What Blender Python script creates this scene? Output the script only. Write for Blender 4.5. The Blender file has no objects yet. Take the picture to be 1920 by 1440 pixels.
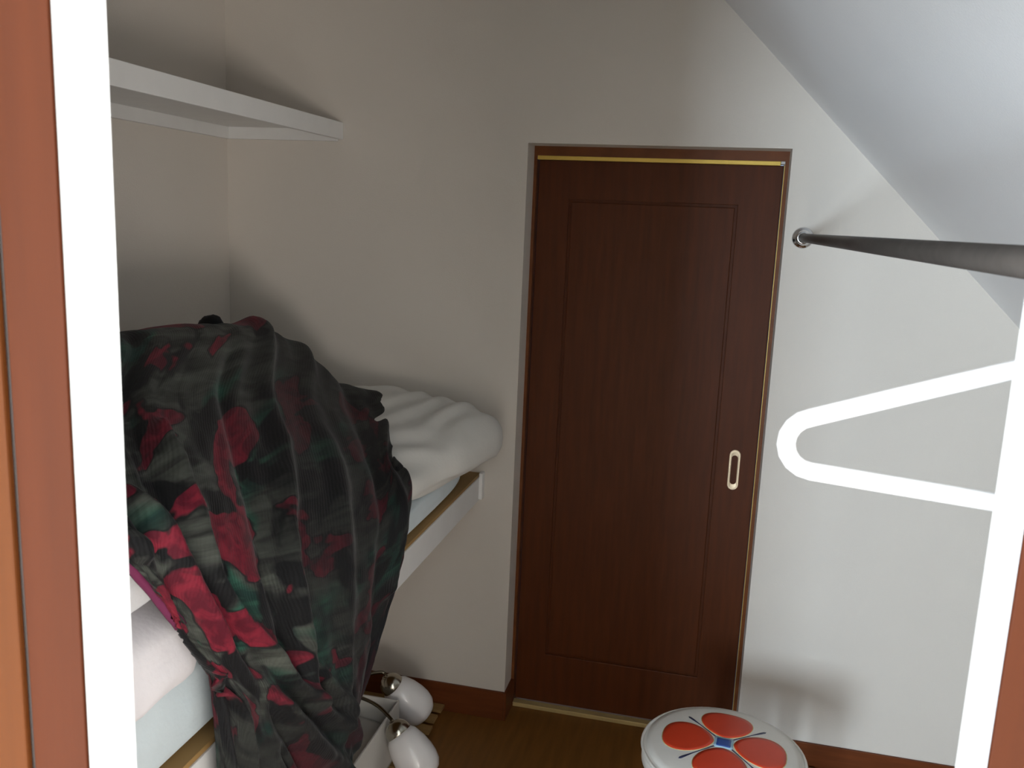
import bpy, bmesh, math, random
from mathutils import Vector, Matrix, noise
random.seed(4)
PI = math.pi
scene = bpy.context.scene
COL = scene.collection

# ---------------------------------------------------------------- camera
cam_d = bpy.data.cameras.new('camera'); cam = bpy.data.objects.new('camera', cam_d); COL.objects.link(cam)
CAMP = Vector((.6241, -2.8113, 1.7594)); YAW, PIT, ROLL, FPX = .2272, -.1837, .0422, 1649.4
_cy, _sy, _cp, _sp = math.cos(YAW), math.sin(YAW), math.cos(PIT), math.sin(PIT)
_f = Vector((-_sy*_cp, _cy*_cp, _sp)); _r = Vector((_cy, _sy, 0)); _u = _r.cross(_f)
_c, _s = math.cos(ROLL), math.sin(ROLL)
_R, _U = _c*_r + _s*_u, -_s*_r + _c*_u
M = Matrix((( _R.x, _U.x, -_f.x, CAMP.x), (_R.y, _U.y, -_f.y, CAMP.y), (_R.z, _U.z, -_f.z, CAMP.z), (0, 0, 0, 1)))
cam.matrix_world = M
cam_d.sensor_width = 36; cam_d.lens = FPX/1920*36; cam_d.clip_start = .02; cam_d.clip_end = 60
cam_d.dof.use_dof = True; cam_d.dof.focus_distance = 2.3; cam_d.dof.aperture_fstop = 14
scene.camera = cam

# ---------------------------------------------------------------- light, sky, exposure
w = bpy.data.worlds.new('sky'); scene.world = w; w.use_nodes = True
w.node_tree.nodes['Background'].inputs[0].default_value = (.55, .68, .9, 1)
w.node_tree.nodes['Background'].inputs[1].default_value = .6
def area(name, loc, rot, sx, sy, power, color):
    d = bpy.data.lights.new(name, 'AREA'); d.shape = 'RECTANGLE'; d.size = sx; d.size_y = sy
    d.energy = power; d.color = color
    o = bpy.data.objects.new(name, d); COL.objects.link(o); o.location = loc; o.rotation_euler = rot
    return o
area('daylight_rear_window', (-.62, -5.16, 1.12), (PI/2, 0, 0), .72, 1.24, 162, (.73, .87, 1))
area('daylight_side_window', (1.70, -3.9, .82), (PI/2, 0, PI/2), 1.1, .68, 54, (1, .93, .85))
vs = scene.view_settings
scene.display_settings.display_device = 'sRGB'
vs.view_transform = 'Standard'; vs.look = 'None'; vs.gamma = 1; vs.use_curve_mapping = False
vs.exposure = 0.2

# ---------------------------------------------------------------- materials
def srgb(r, g, b):
    f = lambda c: (c/255/12.92) if c/255 <= .04045 else ((c/255+.055)/1.055)**2.4
    return (f(r), f(g), f(b), 1)
def newmat(name):
    m = bpy.data.materials.new(name); m.use_nodes = True
    nt = m.node_tree; b = nt.nodes['Principled BSDF']
    return m, nt, b
def N(nt, t, **kw):
    n = nt.nodes.new(t)
    for k, v in kw.items(): setattr(n, k, v)
    return n
def plain(name, col, rough=.5, metal=0, spec=.5, var=.06, scale=12, bump=.0, bscale=200, sheen=0, coat=0, vec=(1, 1, 1)):
    m, nt, b = newmat(name)
    tc = N(nt, 'ShaderNodeTexCoord'); mp = N(nt, 'ShaderNodeMapping'); mp.inputs['Scale'].default_value = vec
    nt.links.new(tc.outputs['Object'], mp.inputs[0])
    nz = N(nt, 'ShaderNodeTexNoise'); nz.inputs['Scale'].default_value = scale; nz.inputs['Detail'].default_value = 4
    nt.links.new(mp.outputs[0], nz.inputs['Vector'])
    rp = N(nt, 'ShaderNodeValToRGB')
    rp.color_ramp.elements[0].position = .3; rp.color_ramp.elements[1].position = .7
    rp.color_ramp.elements[0].color = tuple(c*(1-var) for c in col[:3]) + (1,)
    rp.color_ramp.elements[1].color = tuple(min(1, c*(1+var)) for c in col[:3]) + (1,)
    nt.links.new(nz.outputs[0], rp.inputs[0]); nt.links.new(rp.outputs[0], b.inputs['Base Color'])
    b.inputs['Roughness'].default_value = rough; b.inputs['Metallic'].default_value = metal; b.inputs['Specular IOR Level'].default_value = spec
    b.inputs['Sheen Weight'].default_value = sheen; b.inputs['Coat Weight'].default_value = coat
    if bump:
        n2 = N(nt, 'ShaderNodeTexNoise'); n2.inputs['Scale'].default_value = bscale; n2.inputs['Detail'].default_value = 3
        nt.links.new(mp.outputs[0], n2.inputs['Vector'])
        bp = N(nt, 'ShaderNodeBump'); bp.inputs['Strength'].default_value = bump; bp.inputs['Distance'].default_value = .002
        nt.links.new(n2.outputs[0], bp.inputs['Height']); nt.links.new(bp.outputs[0], b.inputs['Normal'])
    return m
M_WALL = plain('wallpaper', (.705, .648, .58, 1), .85, var=.012, scale=3, bump=.25, bscale=260)
M_REVEAL = plain('white_paint', (.86, .86, .86, 1), .5, var=.01)
M_CEIL = plain('ceiling_paper', (.86, .85, .84, 1), .9, var=.012, scale=3, bump=.25, bscale=260)
M_WHITEW = plain('white_board', (.80, .79, .77, 1), .55, var=.02, bump=.05)
M_DOOR = plain('brown_veneer', srgb(86, 42, 15), .5, spec=.2, var=.13, scale=9, vec=(6, 6, .5), bump=.12, bscale=60)
M_FRAME = plain('frame_wood', srgb(112, 62, 28), .4, spec=.25, var=.15, scale=9, vec=(2, 2, 2), bump=.08, bscale=60)
M_BASE = plain('baseboard_wood', srgb(104, 54, 26), .45, spec=.25, var=.15, scale=10, vec=(.6, 6, 6), bump=.08, bscale=60)
M_CASING = plain('orange_brown_wood', srgb(70, 31, 10), .6, spec=.12, var=.08, scale=8, vec=(6, 6, .4), bump=.06, bscale=60)
M_LEAF = plain('folded_leaf_wood', srgb(82, 42, 12), .6, spec=.12, var=.08, scale=8, vec=(6, 6, .4), bump=.06, bscale=60)
M_FLOOR = plain('floor_wood', srgb(122, 80, 36), .5, spec=.25, var=.14, scale=6, vec=(7, .7, 1), bump=.08, bscale=40)
M_BOUNCE = plain('bounce_floor', (.62, .60, .57, 1), .7, var=.05, scale=6)  # pale tone chosen to throw light up at the sloping ceiling
M_BRASS = plain('brass', (.72, .50, .10, 1), .4, metal=.35, var=.05)
M_PULL = plain('pale_brass', (.86, .70, .48, 1), .42, metal=.35, var=.04)
M_STRIP = plain('threshold_beige', srgb(190, 165, 110), .5, metal=.2, var=.05)
M_DARK = plain('dark_gap', (.03, .02, .015, 1), .8)
M_CHROME = plain('chrome', (.75, .75, .76, 1), .16, metal=1, var=.02)
M_BRUSHED = plain('satin_nickel', (.42, .40, .34, 1), .22, metal=1, var=.04)
M_ARM = plain('dark_nickel', (.17, .15, .11, 1), .25, metal=1, var=.04)
M_ROD = plain('dark_rod_metal', (.085, .075, .068, 1), .5, metal=.6, var=.08, scale=40)
M_HANGER = plain('white_plastic', (.93, .93, .93, 1), .35, var=.01)
M_PLY = plain('plywood', srgb(160, 125, 75), .7, var=.12, scale=8, vec=(1, .3, 8))
M_COMF = plain('cream_cotton', (.68, .66, .61, 1), .9, var=.04, bump=.3, bscale=120, sheen=.2)
M_MATT = plain('pale_blue_cotton', (.66, .74, .77, 1), .9, var=.04, bump=.3, bscale=120, sheen=.2)
M_PINK = plain('pinkish_cotton', (.78, .74, .755, 1), .9, var=.04, bump=.3, bscale=120, sheen=.2)
M_WHITE = plain('white_cotton', (.82, .81, .82, 1), .9, var=.03, bump=.3, bscale=120, sheen=.2)
M_HEM = plain('magenta_binding', (.16, .018, .07, 1), .8, var=.1)
M_VINYL = plain('white_vinyl', (.82, .79, .73, 1), .38, var=.03, bump=.12, bscale=90)
M_RED = plain('red_print', (.68, .055, .018, 1), .4, var=.05)
M_BLUE = plain('blue_print', (.03, .09, .36, 1), .4, var=.03)
M_LBLUE = plain('light_blue_print', (.38, .58, .72, 1), .4, var=.03)
M_NAVY = plain('navy_print', (.03, .035, .09, 1), .4, var=.03)
M_YEL = plain('cream_outline', (.70, .62, .28, 1), .4, var=.03)
M_STEEL = plain('stool_tube', (.5, .5, .5, 1), .3, metal=1)
M_GLASS = plain('opal_glass', (.80, .78, .77, 1), .3, var=.02, coat=.3)
M_CARD = plain('white_cardboard', (.62, .60, .56, 1), .85, var=.05, scale=6, bump=.1)
M_CARDIN = plain('grey_cardboard', (.40, .39, .34, 1), .9, var=.08, scale=6)
M_PAPER = plain('packing_paper', (.52, .50, .46, 1), .9, var=.08, scale=6, bump=.2)
M_SLAT = plain('pale_slat_wood', srgb(140, 108, 62), .7, var=.12, scale=8, vec=(.5, 6, 6))
M_CORD = plain('black_cord', (.02, .02, .02, 1), .6)

def blanket_mat():
    m, nt, b = newmat('dark_flowered_velvet'); L = nt.links.new
    tc = N(nt, 'ShaderNodeTexCoord')
    def mapping(sc, rot=0, off=(0, 0, 0)):
        mp = N(nt, 'ShaderNodeMapping'); mp.inputs['Scale'].default_value = sc
        mp.inputs['Rotation'].default_value = (0, 0, rot); mp.inputs['Location'].default_value = off
        L(tc.outputs['UV'], mp.inputs[0]); return mp
    def noi(mp, s, d=2, dist=0, rough=.5):
        n = N(nt, 'ShaderNodeTexNoise'); n.inputs['Scale'].default_value = s; n.inputs['Detail'].default_value = d
        n.inputs['Distortion'].default_value = dist; n.inputs['Roughness'].default_value = rough
        L(mp.outputs[0], n.inputs['Vector']); return n
    def step(src, a, bb):
        r = N(nt, 'ShaderNodeMapRange'); r.inputs[1].default_value = a; r.inputs[2].default_value = bb
        L(src, r.inputs[0]); return r.outputs[0]
    def mix(f, c1, c2):
        x = N(nt, 'ShaderNodeMix', data_type='RGBA')
        if isinstance(f, float): x.inputs[0].default_value = f
        else: L(f, x.inputs[0])
        for i, c in ((6, c1), (7, c2)):
            if isinstance(c, tuple): x.inputs[i].default_value = c
            else: L(c, x.inputs[i])
        return x.outputs[2]
    def mul(a, bb):
        q = N(nt, 'ShaderNodeMath', operation='MULTIPLY'); L(a, q.inputs[0])
        if isinstance(bb, float): q.inputs[1].default_value = bb
        else: L(bb, q.inputs[1])
        return q.outputs[0]
    black = (.006, .006, .007, 1)
    # brushed leaves: streaks within soft patches
    st = noi(mapping((3.2, 16, 1), .45), 2.3, 4, .6)
    leafm = step(noi(mapping((1, 1, 1), 0, (3, 1, 0)), 7.5, 3, .8).outputs[0], .44, .52)
    grey = mix(step(st.outputs[0], .35, .66), (.020, .020, .018, 1), (.090, .098, .082, 1))
    green = mix(step(st.outputs[0], .4, .68), (.010, .040, .032, 1), (.045, .145, .095, 1))
    gm = step(noi(mapping((1, 1, 1), 0, (7, 4, 0)), 4.6, 2, .5).outputs[0], .54, .60)
    leaf = mix(gm, grey, green)
    ground = mix(leafm, black, leaf)
    # flowers: big ragged crimson patches with brush marks inside
    fn = noi(mapping((1, 1.15, 1), .3, (1.3, 2.2, 0)), 6.2, 3, .35, .45)
    fm = step(fn.outputs[0], .556, .568)
    pet = noi(mapping((1, 1, 1), 0, (5, 5, 0)), 26, 3, 1.2)
    red = mix(step(pet.outputs[0], .38, .62), (.095, .006, .016, 1), (.21, .014, .03, 1))
    edge = mul(step(fn.outputs[0], .536, .55), .85)
    c = mix(edge, ground, black); c = mix(fm, c, red)
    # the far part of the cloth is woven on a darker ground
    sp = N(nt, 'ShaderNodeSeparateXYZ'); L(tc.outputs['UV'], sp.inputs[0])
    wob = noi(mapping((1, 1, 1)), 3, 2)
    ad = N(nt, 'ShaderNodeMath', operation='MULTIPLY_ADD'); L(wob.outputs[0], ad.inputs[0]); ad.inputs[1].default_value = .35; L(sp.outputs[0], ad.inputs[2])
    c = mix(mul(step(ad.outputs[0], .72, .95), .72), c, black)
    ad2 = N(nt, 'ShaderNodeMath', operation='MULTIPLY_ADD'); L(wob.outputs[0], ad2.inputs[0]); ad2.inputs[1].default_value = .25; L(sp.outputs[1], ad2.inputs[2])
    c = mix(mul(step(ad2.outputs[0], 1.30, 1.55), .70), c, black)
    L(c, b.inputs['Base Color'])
    b.inputs['Roughness'].default_value = .75; b.inputs['Sheen Weight'].default_value = .06; b.inputs['Sheen Roughness'].default_value = .4
    b.inputs['Specular IOR Level'].default_value = .25
    rib = N(nt, 'ShaderNodeTexWave', bands_direction='X'); rib.inputs['Scale'].default_value = 45; rib.inputs['Distortion'].default_value = 3
    L(mapping((1, 1, 1)).outputs[0], rib.inputs[0])
    n3 = noi(mapping((1, 1, 1)), 90, 4)
    a3 = N(nt, 'ShaderNodeMath', operation='ADD'); L(rib.outputs[1], a3.inputs[0]); L(n3.outputs[0], a3.inputs[1])
    bp = N(nt, 'ShaderNodeBump'); bp.inputs['Strength'].default_value = .25; bp.inputs['Distance'].default_value = .002
    L(a3.outputs[0], bp.inputs['Height']); L(bp.outputs[0], b.inputs['Normal'])
    return m
M_BLANKET = blanket_mat()

# ---------------------------------------------------------------- mesh helpers
def obj(name, bm, m, parent=None, smooth=False, bevel=0, label=None):
    me = bpy.data.meshes.new(name)
    bmesh.ops.recalc_face_normals(bm, faces=bm.faces)
    bm.to_mesh(me); bm.free()
    me.materials.append(m)
    if smooth:
        for p in me.polygons: p.use_smooth = True
    o = bpy.data.objects.new(name, me); COL.objects.link(o)
    if bevel:
        bv = o.modifiers.new('bevel', 'BEVEL'); bv.width = bevel; bv.segments = 2; bv.limit_method = 'ANGLE'
    if parent:
        o.parent = parent; o.matrix_parent_inverse = Matrix.Translation(-parent.location) if parent.type == 'EMPTY' and not parent.rotation_euler.z else Matrix.Identity(4)
    if label: o['label'] = label
    return o
def box(bm, x0, x1, y0, y1, z0, z1):
    v = [bm.verts.new((x, y, z)) for x in (x0, x1) for y in (y0, y1) for z in (z0, z1)]
    for f in ((0, 1, 3, 2), (4, 6, 7, 5), (0, 4, 5, 1), (2, 3, 7, 6), (0, 2, 6, 4), (1, 5, 7, 3)):
        bm.faces.new([v[i] for i in f])
def boxes(*bs):
    bm = bmesh.new()
    for b in bs: box(bm, *b)
    return bm
def tube(pts, rad, n=12, closed=False, caps=True):
    bm = bmesh.new(); pts = [Vector(p) for p in pts]; rings = []
    k = len(pts)
    rr = rad if isinstance(rad, (list, tuple)) else [rad]*k
    up = None
    for i, p in enumerate(pts):
        if closed: t = pts[(i+1) % k] - pts[i-1]
        else: t = pts[min(i+1, k-1)] - pts[max(i-1, 0)]
        t.normalize()
        if up is None:
            up = Vector((0, 0, 1)) if abs(t.z) < .9 else Vector((1, 0, 0))
        a = t.cross(up).normalized(); b = a.cross(t).normalized(); up = b
        rings.append([bm.verts.new(p + rr[i]*(math.cos(2*PI*j/n)*a + math.sin(2*PI*j/n)*b)) for j in range(n)])
    for i in range(k if closed else k-1):
        A, B = rings[i], rings[(i+1) % k]
        for j in range(n): bm.faces.new((A[j], A[(j+1) % n], B[(j+1) % n], B[j]))
    if caps and not closed:
        bm.faces.new(rings[0][::-1]); bm.faces.new(rings[-1])
    return bm
def lathe(prof, n=40, mat=None, close=True):
    """prof: list of (r, z); mat: placement matrix"""
    bm = bmesh.new(); rings = []
    for r, z in prof:
        if r < 1e-5: rings.append([bm.verts.new((0, 0, z))])
        else: rings.append([bm.verts.new((r*math.cos(2*PI*j/n), r*math.sin(2*PI*j/n), z)) for j in range(n)])
    for A, B in zip(rings[:-1], rings[1:]):
        for j in range(n):
            k = (j+1) % n
            if len(A) == 1 and len(B) == 1: break
            if len(A) == 1: bm.faces.new((A[0], B[j], B[k]))
            elif len(B) == 1: bm.faces.new((A[j], A[k], B[0]))
            else: bm.faces.new((A[j], A[k], B[k], B[j]))
    if mat is not None: bmesh.ops.transform(bm, matrix=mat, verts=bm.verts)
    return bm
def aim(p, d):
    """matrix whose +z axis runs along d, origin at p"""
    return Matrix.Translation(Vector(p)) @ Vector(d).normalized().to_track_quat('Z', 'Y').to_matrix().to_4x4()
def catmull(P, t):
    i = min(int(t), len(P)-2); f = t - i
    p1, p2 = P[i], P[i+1]
    p0 = P[i-1] if i > 0 else p1*2 - p2
    p3 = P[i+2] if i+2 < len(P) else p2*2 - p1
    return .5*((2*p1) + (p2-p0)*f + (2*p0-5*p1+4*p2-p3)*f*f + (3*p1-p0-3*p2+p3)*f**3)
def smoothpath(P, n=8):
    P = [Vector(p) for p in P]
    return [catmull(P, i/n) for i in range((len(P)-1)*n+1)]
def empty(name, loc, label, cat, group=None):
    o = bpy.data.objects.new(name, None); COL.objects.link(o); o.location = loc; o.empty_display_size = .05
    o['label'] = label; o['category'] = cat
    if group: o['group'] = group
    return o
def struct(name, bm, m, parent=None, bevel=0, label=None, smooth=False):
    o = obj(name, bm, m, parent, smooth, bevel)
    if parent is None:
        o['kind'] = 'structure'
        if label: o['label'] = label
    return o

# ---------------------------------------------------------------- the shell
XL, XR, YR = -1.067, 1.75, -5.2          # left wall, right wall, rear wall
HX0, HX1, HZ = -.006, .798, 2.003        # hole of the sliding door
FX0, FX1, FY0, FY1, FZ = .142, .8155, -2.239, -2.18, 1.95   # opening of the closet
ZC = 2.62; ZS = 2.987                    # flat ceiling; slope is z = ZS - x
struct('floor', boxes((XL-.1, XR+.1, FY0, .3, -.08, 0)), M_FLOOR, label='brown wooden floor')
struct('floor', boxes((XL-.1, XR+.1, YR-.1, FY0, -.08, 0)), M_BOUNCE, label='unseen outer room floor, made pale to bounce light')  # unseen outer floor, kept pale so it bounces light into the closet
# back wall, a single slab with the door hole
def wall_holes(x0, x1, z0, z1, y0, y1, hx0, hx1, hz0, hz1, axis='y'):
    b = [(x0, hx0, y0, y1, z0, z1), (hx1, x1, y0, y1, z0, z1), (hx0, hx1, y0, y1, hz1, z1)]
    if hz0 > z0: b.append((hx0, hx1, y0, y1, z0, hz0))
    bm = bmesh.new()
    for t in b:
        if axis == 'x': box(bm, t[2], t[3], t[0], t[1], t[4], t[5])
        else: box(bm, *t)
    bmesh.ops.remove_doubles(bm, verts=bm.verts, dist=1e-5)
    return bm
struct('wall_back', wall_holes(XL-.1, XR+.1, 0, ZC+.1, 0, .1, HX0, HX1, 0, HZ), M_WALL, label='off-white papered back wall with the sliding door')
struct('wall_left', boxes((XL-.1, XL, YR-.1, 0, 0, ZC+.1)), M_WALL, label='off-white papered left wall above the bedding')
WY0, WY1, WZ0, WZ1 = -4.45, -3.35, .48, 1.16
struct('wall_right', wall_holes(YR-.1, 0, 0, ZS-XR+.12, XR, XR+.1, WY0, WY1, WZ0, WZ1, 'x'), M_WALL, label='low right wall under the sloping ceiling')
RX0, RX1, RZ0, RZ1 = -1.02, -.22, .46, 1.78
struct('wall_rear', wall_holes(XL, XR, 0, ZC+.1, YR-.1, YR, RX0, RX1, RZ0, RZ1), M_WALL, label='rear wall with a window')
struct('wall_front', wall_holes(XL, XR, 0, ZC+.1, FY0, FY1, FX0, FX1, 0, FZ), M_REVEAL, label='white partition wall with the closet opening')
bm = bmesh.new()
prof = [(XL, ZC), (ZS-ZC, ZC), (XR+.02, ZS-XR-.02), (XR+.12, ZS-XR+.02), (ZS-ZC+.04, ZC+.12), (XL, ZC+.12)]
va = [bm.verts.new((x, YR, z)) for x, z in prof]; vb = [bm.verts.new((x, 0, z)) for x, z in prof]
bm.faces.new(va); bm.faces.new(vb[::-1])
for i in range(6): bm.faces.new((va[i], va[(i+1) % 6], vb[(i+1) % 6], vb[i]))
struct('ceiling', bm, M_CEIL, label='white ceiling sloping down to the right')
# windows of the outer room (behind the camera)
def window(name, horiz, a0, a1, z0, z1, c):
    fr = .045; bm = bmesh.new()
    segs = [(a0, a1, z0, z0+fr), (a0, a1, z1-fr, z1), (a0, a0+fr, z0+fr, z1-fr), (a1-fr, a1, z0+fr, z1-fr), ((a0+a1)/2-fr/2, (a0+a1)/2+fr/2, z0+fr, z1-fr)]
    for s in segs:
        if horiz: box(bm, s[0], s[1], c-.03, c+.01, s[2], s[3])
        else: box(bm, c-.01, c+.03, s[0], s[1], s[2], s[3])
    o = struct(name, bm, M_REVEAL)
    m, nt, b = newmat(name + '_glass'); b.inputs['Transmission Weight'].default_value = 1; b.inputs['Roughness'].default_value = 0
    for a, bb in ((a0+fr, (a0+a1)/2-fr/2), ((a0+a1)/2+fr/2, a1-fr)):
        g = bmesh.new()
        if horiz: box(g, a, bb, c-.014, c-.010, z0+fr, z1-fr)
        else: box(g, c+.010, c+.014, a, bb, z0+fr, z1-fr)
        obj('pane', g, m, o)
    return o
window('window_1', True, RX0, RX1, RZ0, RZ1, YR-.02)
window('window_2', False, WY0, WY1, WZ0, WZ1, XR+.03)
# baseboards
BH = .108
struct('baseboard_back', boxes((XL, HX0, -.009, 0, 0, BH), (HX0-.0, HX0+.009, -.009, .1, 0, BH)), M_BASE, bevel=.0015, label='reddish brown baseboard left of the sliding door')
struct('baseboard_right', boxes((HX1, XR, -.009, 0, 0, BH), (HX1-.006, HX1, -.009, .1, 0, BH)), M_BASE, bevel=.0015, label='reddish brown baseboard right of the sliding door')
struct('baseboard_left', boxes((XL, XL+.009, FY1, -.009, 0, BH)), M_BASE, bevel=.0015)

# ---------------------------------------------------------------- the door frame and the sliding door
fr = struct('trim_1', boxes((HX0, HX0+.010, .100, .19, 0, HZ), (HX1-.011, HX1, .100, .19, 0, HZ)), M_FRAME, label='brown wooden frame round the sliding door')
obj('head', boxes((HX0+.010, HX1-.011, .100, .19, 1.972, HZ)), M_FRAME, fr)
obj('head_rail', boxes((HX0+.012, HX1-.025, .096, .118, 1.960, 1.9725)), M_BRASS, fr, bevel=.001, label='yellow brass rail under the head')
obj('rail_glint', boxes((HX1-.025, HX1-.011, .095, .119, 1.963, 1.973)), M_CHROME, fr, bevel=.001, label='small bright block added for the reflection at the rail end')  # bright block put in for the whitish reflection on the rail's right
obj('edge_strip', boxes((HX1-.0125, HX1-.011, .110, .112, .03, 1.962)), M_BRASS, fr, label='thin brass strip down the right jamb')
obj('threshold', boxes((HX0+.010, HX1-.011, .098, .128, 0, .016)), M_STRIP, fr, bevel=.002, label='pale beige metal threshold strip')
dr = struct('door_1', boxes((HX0+.012, HX1-.013, .134, .165, .018, 1.962)), M_DOOR, label='brown sliding door with a recessed panel and pale finger pull')
gx0, gx1, gz0, gz1 = .117, .651, .214, 1.832; dx0, dx1, dz0, dz1 = HX0+.013, HX1-.014, .020, 1.961; g = .0045
def ring_plate(ox0, ox1, oz0, oz1, ix0, ix1, iz0, iz1, y0, y1):
    bm = bmesh.new(); o = [(ox0, oz0), (ox1, oz0), (ox1, oz1), (ox0, oz1)]; i = [(ix0, iz0), (ix1, iz0), (ix1, iz1), (ix0, iz1)]
    v = [[bm.verts.new((x, y, z)) for x, z in L] for L, y in ((o, y0), (i, y0), (i, y1), (o, y1))]
    for a in range(4):
        for k in range(4): bm.faces.new((v[a][k], v[a][(k+1) % 4], v[(a+1) % 4][(k+1) % 4], v[(a+1) % 4][k]))
    return bm
obj('leaf_frame', ring_plate(dx0, dx1, dz0, dz1, gx0-g, gx1+g, gz0-g, gz1+g, .126, .1345), M_DOOR, dr, bevel=.002)
obj('panel', boxes((gx0+g, gx1-g, .1275, .1345, gz0+g, gz1-g)), M_DOOR, dr, bevel=.002)
def stadium(w_, h_, n=10):
    r = w_/2; P = []
    for i in range(n+1): a = PI*i/n; P.append((r*math.cos(a), h_/2-r + r*math.sin(a)))
    for i in range(n+1): a = PI+PI*i/n; P.append((r*math.cos(a), -h_/2+r + r*math.sin(a)))
    return P
def pull(cx, cz, y):
    bm = bmesh.new(); loops = []
    for (w_, h_, dy) in ((.036, .138, 0), (.034, .136, -.0025), (.025, .124, -.0025), (.0205, .100, -.0012), (.019, .098, .006), (.0, .08, .006)):
        if w_ == 0: break
        loops.append([bm.verts.new((cx+x, y+dy, cz+z)) for x, z in stadium(w_, h_)])
    for A, B in zip(loops[:-1], loops[1:]):
        for j in range(len(A)): bm.faces.new((A[j], A[(j+1) % len(A)], B[(j+1) % len(A)], B[j]))
    bm.faces.new(loops[-1])
    return bm
obj('finger_pull', pull(.717, .972, .126), M_PULL, dr, label='pale brass oval finger pull')

# ---------------------------------------------------------------- closet opening: brown casings outside and the folded leaf
struct('trim_2', boxes((FX0-.052, FX0, FY0-.004, FY0, 0, FZ+.05)), M_CASING, bevel=.0015, label='orange brown casing left of the white jamb')
struct('trim_3', boxes((FX1, FX1+.06, FY0-.004, FY0, 0, FZ+.05)), M_CASING, bevel=.0015, label='orange brown casing right of the white jamb')
struct('trim_4', boxes((FX0, FX1, FY0-.004, FY0, FZ, FZ+.05)), M_CASING, bevel=.0015)
d2 = struct('door_2', boxes((FX0-.36, FX0-.0555, FY0-.008, FY0-.001, .01, FZ+.02)), M_LEAF, bevel=.002, label='orange brown closet door leaf left of the casing')
obj('rebate', boxes((FX0-.0555, FX0-.0523, FY0-.002, FY0-.0005, .01, FZ+.02)), M_DARK, d2)

# ---------------------------------------------------------------- high shelf
sh = empty('wall_shelf', (-.85, 0, 2.0), 'long white shelf high on the left wall', 'shelf')
SX = -.637
obj('board', boxes((XL, SX-.018, FY1, 0, 2.033, 2.053)), M_WHITEW, sh)
obj('front_strip', boxes((SX-.018, SX, FY1, 0, 2.0, 2.055)), M_WHITEW, sh, bevel=.0015)
obj('side_cleat', boxes((XL, XL+.018, FY1, -.018, 1.994, 2.033)), M_WHITEW, sh, bevel=.001)
obj('back_cleat', boxes((XL, SX-.018, -.018, 0, 1.994, 2.033)), M_WHITEW, sh, bevel=.001)

# ---------------------------------------------------------------- bedding platform
ZB = .906; BX = -.12
pf = empty('bedding_platform', (-.6, -1.1, .81), 'white fronted closet platform carrying the bedding', 'platform')
obj('apron', boxes((BX-.024, BX, FY1, 0, .814, ZB-.010)), M_WHITEW, pf, bevel=.0015)
obj('deck', boxes((XL, BX-.004, FY1, 0, ZB-.010, ZB)), M_PLY, pf, label='bare plywood deck')
obj('end_cleat', boxes((XL, BX-.026, -.02, 0, .85, ZB-.011)), M_WHITEW, pf, bevel=.001)
obj('end_cleat', boxes((XL, BX-.026, FY1, FY1+.02, .85, ZB-.011)), M_WHITEW, pf, bevel=.001)
obj('end_stop', boxes((BX, BX+.012, -.03, 0, .82, ZB+.006)), M_WHITEW, pf, bevel=.001)

# ---------------------------------------------------------------- soft bedding: rounded boxes with folds
def soft(name, c, h, m, label, cat, ex=4, nn=26, wr=.012, freq=5, seed=0, deform=None, ny=None, group=None):
    bm = bmesh.new(); bmesh.ops.create_cube(bm, size=2)
    bmesh.ops.subdivide_edges(bm, edges=bm.edges[:], cuts=nn, use_grid_fill=True)
    for v in bm.verts:
        d = v.co.copy()
        r = (abs(d.x)**ex + abs(d.y)**ex + abs(d.z)**ex)**(1/ex)
        q = d/r
        p = Vector((c[0]+q.x*h[0], c[1]+q.y*h[1], c[2]+q.z*h[2]))
        if deform: p = deform(p, q)
        nrm = Vector((q.x/h[0], q.y/h[1], q.z/h[2])).normalized()
        s = Vector((seed*7.3, seed*3.1, seed*1.7))
        wv = noise.noise(Vector((p.x*freq, p.y*freq*.6, p.z*freq*2)) + s)
        w2 = 1-abs(noise.noise(Vector((p.x*freq*1.6+p.y*freq, p.y*freq*.5, p.z*freq*3)) + s*2))*2
        k = 1 if q.z > -.6 else .15
        p += nrm*wr*k*(wv*1.2 + w2*.6)
        if p.z < c[2]-h[2]+.001: p.z = c[2]-h[2]+.001
        v.co = p
    o = obj(name, bm, m, None, True)
    o['label'] = label; o['category'] = cat
    if group: o['group'] = group
    return o
def d_matt(p, q):     # thins toward the back wall
    t = max(0, min(1, (p.y+1.75)/1.0)); z0 = ZB+.001
    p.z = z0 + (p.z-z0)*(1-.50*t); return p
def d_pink(p, q):     # sags over the front of the mattress
    t = max(0, (q.x-.55)/.45)
    if q.z < .3: p.z -= .020*t
    if q.x > 0: p.x -= .11*q.x*max(0, min(1, (p.y+1.74)/.18))
    return p
soft('mattress', (-.600, -1.09, ZB+.077), (.462, 1.06, .076), M_MATT, 'pale blue futon mattress lying directly on the platform', 'mattress', ex=10, nn=34, wr=.006, freq=5, seed=1, deform=d_matt)
soft('quilt', (-.575, -1.72, 1.128), (.482, .42, .077), M_PINK, 'pinkish white folded quilt on the blue mattress, left end', 'quilt', ex=3.6, nn=34, wr=.012, freq=5, seed=2, deform=d_pink)
soft('quilt', (-.585, -1.87, 1.268), (.472, .26, .074), M_WHITE, 'white folded quilt above the pinkish one, under the patterned blanket', 'quilt', ex=3.6, nn=34, wr=.010, freq=5, seed=3, deform=d_pink)
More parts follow.
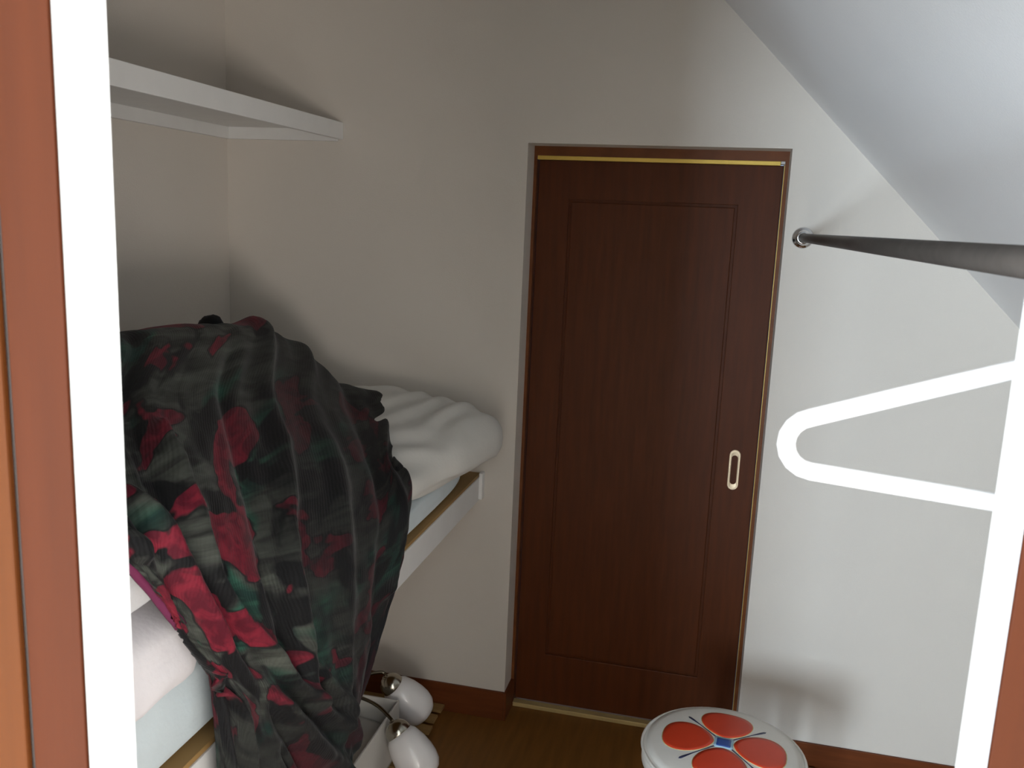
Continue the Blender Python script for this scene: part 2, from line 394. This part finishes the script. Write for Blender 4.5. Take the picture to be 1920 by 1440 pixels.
# cream comforter folded at the far end
def d_comf(p, q):
    # lower and narrower toward the camera; overhangs the platform edge near the back wall
    t = max(0, min(1, (-.20-p.y)/.62))
    z0 = .978
    top = 1 - .60*t**1.3
    p.z = z0 + (p.z-z0)*top
    if q.x > 0: p.x += (.135*(1-t)**1.2 - .01*t)*q.x
    if q.x > 0: p.z -= .02*q.x*(1-t)
    return p
comf = None
def make_comf():
    bm = bmesh.new(); bmesh.ops.create_cube(bm, size=2)
    bmesh.ops.subdivide_edges(bm, edges=bm.edges[:], cuts=60, use_grid_fill=True)
    c = Vector((-.42, -.425, 1.09)); h = (.285, .415, .115)
    for v in bm.verts:
        d = v.co.copy(); r = (abs(d.x)**3 + abs(d.y)**5 + abs(d.z)**2.6)
        r = r**(1/3.2); q = d/max(r, 1e-4)
        p = Vector((c.x+q.x*h[0], c.y+q.y*h[1], c.z+q.z*h[2]))
        p = d_comf(p, q)
        nrm = Vector((q.x/h[0], q.y/h[1], q.z/h[2])).normalized()
        # swirling creases sweeping round the fold
        ang = math.hypot((p.x+.62)*1.05, (p.y+.02)*.75) + .05*noise.noise(p*5)
        cr = math.sin(ang*62 + 2.2*noise.noise(p*6+Vector((9, 0, 0))))
        amp = .0068*(.5+.8*abs(noise.noise(p*4)))*(1 if q.z > -.3 else .2)
        # a long groove between the two folded layers on the front face
        gr = math.exp(-((p.z-(1.005+.03*noise.noise(Vector((0, p.y*5, 0)))))/.012)**2)*max(0, q.x)
        p += nrm*(amp*cr + .013*noise.noise(p*5.5+Vector((3, 3, 3))) - .022*gr)
        p.y = min(p.y, -.008)
        if p.x > BX and p.z < ZB+.02: p.z = ZB+.02
        v.co = p
    o = obj('comforter', bm, M_COMF, None, True)
    o['label'] = 'cream white crumpled comforter folded at the back wall end of the platform'; o['category'] = 'comforter'
    return o
comf = make_comf()

# ---------------------------------------------------------------- patterned blanket draped over the heap
V3 = Vector
# rows run from the left wall over the heap and down the front; columns from the near hem to the far hem
G = [
 [V3((-1.04, -1.72, 1.20)), V3((-1.04, -1.46, 1.23)), V3((-1.04, -1.13, 1.24)), V3((-1.04, -.80, 1.20)), V3((-.98, -.52, 1.12)), V3((-.90, -.36, 1.06))],
 [V3((-.90, -1.62, 1.38)), V3((-.90, -1.36, 1.39)), V3((-.90, -1.02, 1.375)), V3((-.88, -.70, 1.33)), V3((-.80, -.42, 1.20)), V3((-.70, -.22, 1.10))],
 [V3((-.62, -1.50, 1.495)), V3((-.62, -1.136, 1.487)), V3((-.62, -.823, 1.463)), V3((-.62, -.50, 1.400)), V3((-.52, -.325, 1.255)), V3((-.44, -.150, 1.155))],
 [V3((-.38, -1.70, 1.45)), V3((-.38, -1.496, 1.412)), V3((-.38, -1.25, 1.386)), V3((-.38, -.94, 1.316)), V3((-.36, -.56, 1.205)), V3((-.33, -.250, 1.120))],
 [V3((-.19, -1.86, 1.38)), V3((-.19, -1.727, 1.361)), V3((-.19, -1.52, 1.302)), V3((-.19, -1.234, 1.221)), V3((-.18, -.87, 1.150)), V3((-.19, -.670, 1.135))],
 [V3((-.085, -1.905, 1.335)), V3((-.09, -1.79, 1.269)), V3((-.09, -1.638, 1.189)), V3((-.09, -1.385, 1.109)), V3((-.085, -1.05, 1.043)), V3((-.09, -.806, 1.115))],
 [V3((-.070, -1.816, 1.217)), V3((-.07, -1.759, 1.125)), V3((-.07, -1.596, 1.035)), V3((-.07, -1.359, .939)), V3((-.07, -1.094, .911)), V3((-.075, -.888, .992))],
 [V3((-.070, -1.741, 1.100)), V3((-.065, -1.67, .975)), V3((-.06, -1.546, .89)), V3((-.06, -1.336, .802)), V3((-.07, -1.122, .81)), V3((-.075, -.948, .900))],
 [V3((-.07, -1.720, .960)), V3((-.06, -1.66, .80)), V3((-.055, -1.49, .713)), V3((-.055, -1.330, .680)), V3((-.06, -1.215, .700)), V3((-.07, -1.095, .775))],
 [V3((-.07, -1.712, .78)), V3((-.06, -1.66, .66)), V3((-.05, -1.48, .60)), V3((-.045, -1.345, .585)), V3((-.055, -1.285, .615)), V3((-.07, -1.235, .665))],
]
# folds: polylines in (column, row) with width (m-like units of grid), height, sharpness
FOLDS = [
 ([(.2, 3.2), (1.0, 5.0), (1.9, 6.6), (3.0, 8.0), (3.6, 9)], .26, .026),
 ([(.9, 2.2), (1.2, 4.0), (1.5, 5.6), (2.0, 7.0), (2.6, 8.6)], .20, -.020),
 ([(1.4, 3.5), (1.7, 5.0), (2.4, 6.4), (3.1, 7.4)], .15, .018),
 ([(.0, 4.6), (.5, 5.8), (1.0, 7.0), (1.7, 9.0)], .22, .020),
 ([(.3, 5.2), (.8, 6.4), (1.3, 7.6), (1.9, 9.0)], .14, -.016),
 ([(2.6, 2.0), (2.9, 3.6), (2.8, 5.2), (2.6, 6.8)], .18, .020),
 ([(2.2, 2.6), (2.5, 4.2), (2.45, 6.0)], .16, -.014),
 ([(3.3, 2.2), (3.5, 4.0), (3.5, 5.8), (3.1, 7.6)], .22, .014),
 ([(4.0, 2.0), (4.2, 4.0), (4.2, 6.0), (4.3, 8.0)], .28, -.016),
 ([(.6, 1.6), (.7, 3.2), (.6, 4.6)], .18, -.022),
 ([(.3, 1.6), (.35, 3.0), (.4, 4.2)], .16, .016),
 ([(4.6, 2.4), (4.65, 4.4), (4.6, 6.5)], .2, .014),
 ([(2.9, 6.4), (3.3, 7.4), (3.9, 8.4)], .14, .014),
 ([(.1, 6.6), (.4, 7.6), (.7, 9.0)], .14, .016),
 ([(.9, 7.6), (1.2, 8.4), (1.4, 9)], .12, -.012),
 ([(1.9, 7.4), (2.2, 8.4), (2.5, 9)], .12, -.014),
]
def segd(p, a, b):
    ax, ay = a; bx, by = b; px, py = p; dx, dy = bx-ax, by-ay
    t = max(0, min(1, ((px-ax)*dx+(py-ay)*dy)/(dx*dx+dy*dy)))
    return math.hypot(px-ax-t*dx, (py-ay-t*dy)*.6)
def surf(s, t):
    return catmull([catmull(row, s) for row in G], t)
def make_blanket():
    ns, nt_ = 170, 230; bm = bmesh.new(); uvl = bm.loops.layers.uv.new('UVMap'); grid = []
    for j in range(nt_+1):
        t = (len(G)-1)*j/nt_; row = []
        for i in range(ns+1):
            s = 5*i/ns; p = surf(s, t)
            e = .02
            ds = surf(min(s+e, 5), t) - surf(max(s-e, 0), t); dt = surf(s, min(t+e, 9)) - surf(s, max(t-e, 0))
            n = dt.cross(ds)*-1
            n.normalize()
            if n.z < 0 and t < 4: n = -n
            if n.x < 0 and t >= 4: n = -n
            h = 0
            for pl, wd, am in FOLDS:
                d = min(segd((s, t), pl[k], pl[k+1]) for k in range(len(pl)-1))
                if d < wd*2.2: h += 1.35*am*math.exp(-(d/(wd*.55))**2)*(1 if am > 0 else .9)
            q = Vector((s*.9, t*.45, 0))
            h += .020*noise.noise(q*1.4 + Vector((4, 2, 0)))
            rid = 1-abs(noise.noise(Vector((s*2.6 - t*.8, t*.35, 3))))*2.4
            h += .0038*max(rid, -.6)
            h *= min(1, .35+s*2.2) if t < 5.2 else min(1, .08+s*1.1)
            h += .0035*noise.noise(Vector((s*7, t*3.5, 1)))
            if t > 4.4: h = max(h, -.020)
            if s < 2.0 and t > 3.2: h = max(h, -.006)
            if t < 1.0: h *= max(0, t)
            p = p + n*h
            if t >= 5.0 : p.x = max(p.x, BX+.008)
            row.append(bm.verts.new(p))
        grid.append(row)
    for j in range(nt_):
        for i in range(ns):
            f = bm.faces.new((grid[j][i], grid[j][i+1], grid[j+1][i+1], grid[j+1][i]))
            for lp, (a, b) in zip(f.loops, ((i, j), (i+1, j), (i+1, j+1), (i, j+1))):
                lp[uvl].uv = (a/ns*1.25, b/nt_*1.75)
    hem_pts = [grid[j][0].co.copy() for j in range(110, 162, 3)]
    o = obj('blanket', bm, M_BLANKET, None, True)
    sd = o.modifiers.new('thick', 'SOLIDIFY'); sd.thickness = .004; sd.offset = 0
    o['label'] = 'dark green and crimson flowered velvet blanket draped over the bedding and the platform edge'
    o['category'] = 'blanket'
    # magenta binding, a flat ribbon along the near edge
    bm = bmesh.new(); prev = None
    for k, p in enumerate(hem_pts):
        wv = .009 + .002*math.sin(k*.5)
        a = bm.verts.new(p + Vector((.001, .004, 0))); b = bm.verts.new(p + Vector((-.006, -wv*.9, -wv*.55)))
        c = bm.verts.new(p + Vector((-.010, -wv*.8, -wv*.6))); d = bm.verts.new(p + Vector((-.005, .004, -.002)))
        cur = (a, b, c, d)
        if prev:
            for q in range(4): bm.faces.new((prev[q], prev[(q+1) % 4], cur[(q+1) % 4], cur[q]))
        prev = cur
    obj('binding', bm, M_HEM, o, True, label='magenta binding along the near edge')
    # small dark corner of the cloth that stands up at the back
    bm = bmesh.new(); bmesh.ops.create_uvsphere(bm, u_segments=18, v_segments=12, radius=1)
    for v in bm.verts:
        v.co = Vector((-.66+v.co.x*.034, -.77+v.co.y*.03, 1.455+v.co.z*.030*(1+.2*v.co.x))) + Vector((0, 0, .005*noise.noise(v.co*3)))
    obj('folded_corner', bm, M_BLANKET, o, True)
    return o
make_blanket()

# ---------------------------------------------------------------- hanging rod
RODX, RODZ, RR = .852, 1.744, .0130
rd = empty('closet_rod', (RODX, 0, RODZ), 'dark metal clothes rod running from the back wall toward the front', 'rod')
obj('pole', tube([(RODX, -.012, RODZ), (RODX, FY1+.012, RODZ)], RR, 28), M_ROD, rd, True)
for y, dr_ in ((0, -1), (FY1, 1)):
    mt = aim((RODX, y, RODZ), (0, dr_, 0))
    obj('flange', lathe([(0, 0), (.032, 0), (.032, .003), (.029, .006), (.021, .008), (.020, .018), (.0165, .020), (.0150, .020)], 36, mt), M_CHROME, rd, True, label='round chrome wall socket')

# ---------------------------------------------------------------- white hanger
HY = -2.145
def hanger():
    hg = empty('clothes_hanger', (RODX-.004, HY, RODZ), 'white plastic clothes hanger on the dark rod', 'hanger')
    # frame in a local plane: u to the right, z up; measured from the rod centre
    hw, top, tipz, r = .164, -.066, -.147, .0066
    def P(u, z):
        a = math.radians(4.0)      # hangs a little askew
        uu, zz = u*math.cos(a) + z*math.sin(a), z*math.cos(a) - u*math.sin(a)
        return (RODX-.004+uu, HY + .02*uu, RODZ+zz)
    pts = []
    pts += [(-.010, top-.004), (-hw*.55, top-.004-(hw*.5)*.42)]
    cx, cz, rr = -hw+.027, tipz, .0205
    for k in range(9):
        a = math.radians(107 + k*(163/8)); pts.append((cx+rr*math.cos(a), cz+rr*math.sin(a)))
    pts += [(-hw*.5, cz-rr-.0005), (0, cz-rr-.001), (hw*.5, cz-rr-.0005)]
    for k in range(9):
        a = math.radians(270 + k*(163/8)); pts.append((-cx+rr*math.cos(a), cz+rr*math.sin(a)))
    pts += [(hw*.55, top-.004-(hw*.5)*.42), (.010, top-.004)]
    obj('frame', tube([P(*p) for p in pts], r, 16, closed=True), M_HANGER, hg, True)
    hk = [(0, top-.006), (0, top+.020), (0, top+.034)]
    R2 = RR+.0035
    for k in range(13):
        a = math.radians(-60 - k*0) if False else math.radians(-70 + k*20)
        hk.append((R2*math.cos(a)*1.0, R2*math.sin(a)))
    obj('hook', tube([P(*p) for p in smoothpath([(u, 0, z) for u, z in hk], 3) and [(v.x, v.z) for v in smoothpath([(u, 0, z) for u, z in hk], 3)]], .0026, 12), M_HANGER, hg, True)
hanger()

# ---------------------------------------------------------------- round stool with the flower print
SC = V3((.731, -.612, 0)); SR = .212; STZ = .425
def stool():
    st = empty('round_stool', (SC.x, SC.y, 0), 'round white vinyl stool printed with a red four-petal flower', 'stool')
    dome = lambda r: STZ - .012*(r/SR)**2 - .010*(r/SR)**8
    prof = [(0, STZ-.075), (SR-.012, STZ-.075), (SR-.004, STZ-.072), (SR, STZ-.064), (SR, STZ-.034)]
    for k in range(7):
        a = k/6*PI/2; prof.append((SR-.012+.012*math.cos(a), STZ-.034+.012*math.sin(a)))
    for k in range(14): r = (SR-.012)*(1-k/13); prof.append((r, dome(r) if r < SR-.02 else dome(SR-.02)-.001))
    T = Matrix.Translation(SC)
    obj('seat', lathe(prof, 64, T), M_VINYL, st, True)
    ring = [(SC.x+(SR)*math.cos(a), SC.y+(SR)*math.sin(a), STZ-.026) for a in [2*PI*k/64 for k in range(64)]]
    obj('piping', tube(ring, .004, 8, closed=True), M_VINYL, st, True)
    def patch(name, outline, m, lift, label=None, sub=6):
        bm = bmesh.new(); n = len(outline)
        cx = sum(p[0] for p in outline)/n; cy = sum(p[1] for p in outline)/n
        rings = []
        for k in range(1, sub+1):
            f = k/sub; rw = []
            for x, y in outline:
                px, py = cx+(x-cx)*f, cy+(y-cy)*f
                rw.append(bm.verts.new((SC.x+px, SC.y+py, dome(math.hypot(px, py))+lift)))
            rings.append(rw)
        c = bm.verts.new((SC.x+cx, SC.y+cy, dome(math.hypot(cx, cy))+lift))
        for j in range(n): bm.faces.new((c, rings[0][j], rings[0][(j+1) % n]))
        for A, B in zip(rings[:-1], rings[1:]):
            for j in range(n): bm.faces.new((A[j], B[j], B[(j+1) % n], A[(j+1) % n]))
        lo = [bm.verts.new((v.co.x, v.co.y, v.co.z-lift)) for v in rings[-1]]
        for j in range(n): bm.faces.new((rings[-1][j], lo[j], lo[(j+1) % n], rings[-1][(j+1) % n]))
        obj(name, bm, m, st, True, label=label)
    th0 = math.radians(-5)
    def rot(p, a): return (p[0]*math.cos(a)-p[1]*math.sin(a), p[0]*math.sin(a)+p[1]*math.cos(a))
    def petal(off):
        P = []
        r0, r1 = .026-off, .160+off
        for k in range(36):
            a = 2*PI*k/36; u = (1-math.cos(a))/2
            # teardrop: pointed at the centre, broad outside
            wd = (.070+off)*math.sin(a)**.8*(u**.22)*1.12 if 0 < k < 18 else (-(.070+off)*(-math.sin(a))**.8*(u**.22)*1.12 if k > 18 else 0)
            P.append((r0+(r1-r0)*u, wd))
        return P
    for q in range(4):
        a = th0 + q*PI/2
        patch('petal_outline', [rot(p, a) for p in petal(.0018)], M_YEL, .0004, 'thin yellowish petal outline')
        patch('petal', [rot(p, a) for p in petal(0)], M_RED, .0008, 'red printed petal')
    for q in range(4):
        a = th0 + PI/4 + q*PI/2
        stem = [(.02, -.0022), (.10, -.0014), (.128, -.0034), (.142, -.0036), (.148, 0), (.142, .0036), (.128, .0034), (.10, .0014), (.02, .0022)]
        patch('stamen', [rot(p, a) for p in stem], M_NAVY, .0006, 'dark blue printed stamen line', 3)
    sq = lambda s: [rot((s*(1-.28*math.sin(2*((k % 6)/6*PI/2)))*math.cos(PI/4+k*PI/12)*1.15, s*(1-.28*math.sin(2*((k % 6)/6*PI/2)))*math.sin(PI/4+k*PI/12)*1.15), th0) for k in range(24)]
    patch('center_rim', sq(.029), M_LBLUE, .0011, 'light blue rim of the flower centre', 3)
    patch('flower_center', sq(.022), M_BLUE, .0015, 'blue flower centre', 3)
    # underside frame and four tubular legs
    obj('under_plate', lathe([(0, STZ-.087), (.17, STZ-.087), (.17, STZ-.075), (0, STZ-.075)], 40, T), M_STEEL, st)
    for q in range(4):
        a = math.radians(45+12) + q*PI/2
        c, s = math.cos(a), math.sin(a)
        lg = obj('leg', tube([(SC.x+c*.145, SC.y+s*.145, STZ-.086), (SC.x+c*.165, SC.y+s*.165, .012)], .0125, 14), M_STEEL, st, True)
        obj('foot', lathe([(0, 0), (.015, 0), (.016, .004), (.016, .020), (.0125, .024)], 16, Matrix.Translation((SC.x+c*.1655, SC.y+s*.1655, 0))), M_CORD, lg, True)
    ring = [(SC.x+.157*math.cos(a), SC.y+.157*math.sin(a), .14) for a in [2*PI*k/40 for k in range(40)]]
    obj('foot_ring', tube(ring, .007, 10, closed=True), M_STEEL, st, True)
stool()

# ---------------------------------------------------------------- slatted boards on the floor
def slats(cx0, cx1, y0, y1, along, n, label):
    e = empty('slatted_board', ((cx0+cx1)/2, (y0+y1)/2, 0), label, 'slatted board')
    if along == 'x':
        p = (y1-y0)/n
        for k in range(3):
            xx = cx0+.06+(cx1-cx0-.21)*k/2
            obj('bearer', boxes((xx, xx+.03, y0+.004, y1-.004, 0, .020)), M_SLAT, e)
        for k in range(n): obj('slat', boxes((cx0, cx1+.003*math.sin(k*2.1), y0+p*k+.012, y0+p*(k+1)-.014, .020, .030)), M_SLAT, e, bevel=.001)
    else:
        p = (cx1-cx0)/n
        for k in range(3):
            yy = y0+.05+(y1-y0-.13)*k/2
            obj('bearer', boxes((cx0+.004, cx1-.004, yy, yy+.03, 0, .020)), M_SLAT, e)
        for k in range(n): obj('slat', boxes((cx0+p*k+.009, cx0+p*(k+1)-.009, y0, y1, .020, .034)), M_SLAT, e, bevel=.001)
slats(-.86, -.222, -.71, -.001, 'x', 10, 'slatted wooden floor board under the white box, below the platform')
slats(.99, 1.41, -.55, -.025, 'y', 6, 'slatted wooden floor board behind the stool at the right baseboard')

# ---------------------------------------------------------------- white open box
BX0, BX1, BY0, BY1, BZ0, BZ1 = -.60, -.278, -.70, -.335, .034, .215
def carton():
    b = empty('open_carton', ((BX0+BX1)/2, (BY0+BY1)/2, BZ0), 'open white cardboard box on the floor below the platform', 'box')
    t = .006
    obj('bottom', boxes((BX0, BX1, BY0, BY1, BZ0, BZ0+t)), M_CARDIN, b)
    obj('side_wall', boxes((BX1-t, BX1, BY0, BY1, BZ0+t, BZ1)), M_CARD, b, bevel=.001)
    obj('side_wall', boxes((BX0, BX0+t, BY0, BY1, BZ0+t, BZ1)), M_CARD, b, bevel=.001)
    obj('side_wall', boxes((BX0+t, BX1-t, BY1-t, BY1, BZ0+t, BZ1)), M_CARD, b, bevel=.001)
    obj('side_wall', boxes((BX0+t, BX1-t, BY0, BY0+t, BZ0+t, BZ1)), M_CARD, b, bevel=.001)
    # packing sheet lying across the inside
    bm = bmesh.new(); g = []
    for i in range(25):
        r = []
        for j in range(25):
            x = BX0+.010+(BX1-BX0-.020)*i/24; y = BY0+.010+(BY1-BY0-.020)*j/24
            z = BZ1-.085 + .045*(1-i/24) + .014*noise.noise(Vector((x*14, y*9, 0))) - .008*math.sin(j*.45+i*.2)
            r.append(bm.verts.new((x, y, z)))
        g.append(r)
    for i in range(24):
        for j in range(24): bm.faces.new((g[i][j], g[i+1][j], g[i+1][j+1], g[i][j+1]))
    o = obj('packing_sheet', bm, M_PAPER, b, True)
    sd = o.modifiers.new('thick', 'SOLIDIFY'); sd.thickness = .002
carton()

# ---------------------------------------------------------------- ceiling light lying in the box
def light_fixture():
    hub = V3((-.49, -.46, .215))
    e = empty('ceiling_light', hub, 'dismantled ceiling light with opal glass shades lying over the white box', 'lamp')
    obj('hub', lathe([(0, -.02), (.035, -.02), (.045, -.008), (.045, .008), (.03, .022), (0, .026)], 32, Matrix.Translation(hub)), M_BRUSHED, e, True)
    prof_s = [(.020, .010), (.036, .012), (.050, .030), (.0600, .062), (.0650, .096), (.0650, .122), (.0600, .146), (.0480, .163), (.0360, .170), (.0340, .168), (.0460, .160), (.0570, .144), (.062, .121), (.062, .097), (.057, .063), (.046, .033), (.018, .014)]
    prof_c = [(0, -.030), (.007, -.029), (.0095, -.024)] + [(.040*math.sin(a), .012-.038*math.cos(a)) for a in [.3+k*.1411 for k in range(10)]] + [(.0405, .022), (.037, .024), (.030, .014), (0, .010)]
    for k, (p, d, path) in enumerate((
        (V3((-.338, -.270, .232)), V3((.55, .22, -.62)), [hub+V3((.02, .02, .01)), V3((-.47, -.38, .245)), V3((-.41, -.30, .262)), V3((-.365, -.262, .260))]),
        (V3((-.238, -.470, .202)), V3((.62, -.12, -.70)), [hub+V3((0, .02, .015)), V3((-.455, -.375, .222)), V3((-.395, -.385, .232)), V3((-.320, -.425, .240)), V3((-.262, -.458, .226))]))):
        pth = smoothpath(path + [p - d.normalized()*.018], 8)
        obj('arm', tube(pth, .0058, 12), M_ARM, e, True)
        cup = obj('cup', lathe(prof_c, 36, aim(p, d)), M_BRUSHED, e, True)
        obj('shade', lathe(prof_s, 48, aim(p, d)), M_GLASS, e, True, label='white opal glass shade')
    obj('cord', tube(smoothpath([(-.49, -.50, .20), (-.45, -.56, .155), (-.40, -.53, .150), (-.37, -.50, .148)], 8), .0026, 8), M_CORD, e, True)
light_fixture()
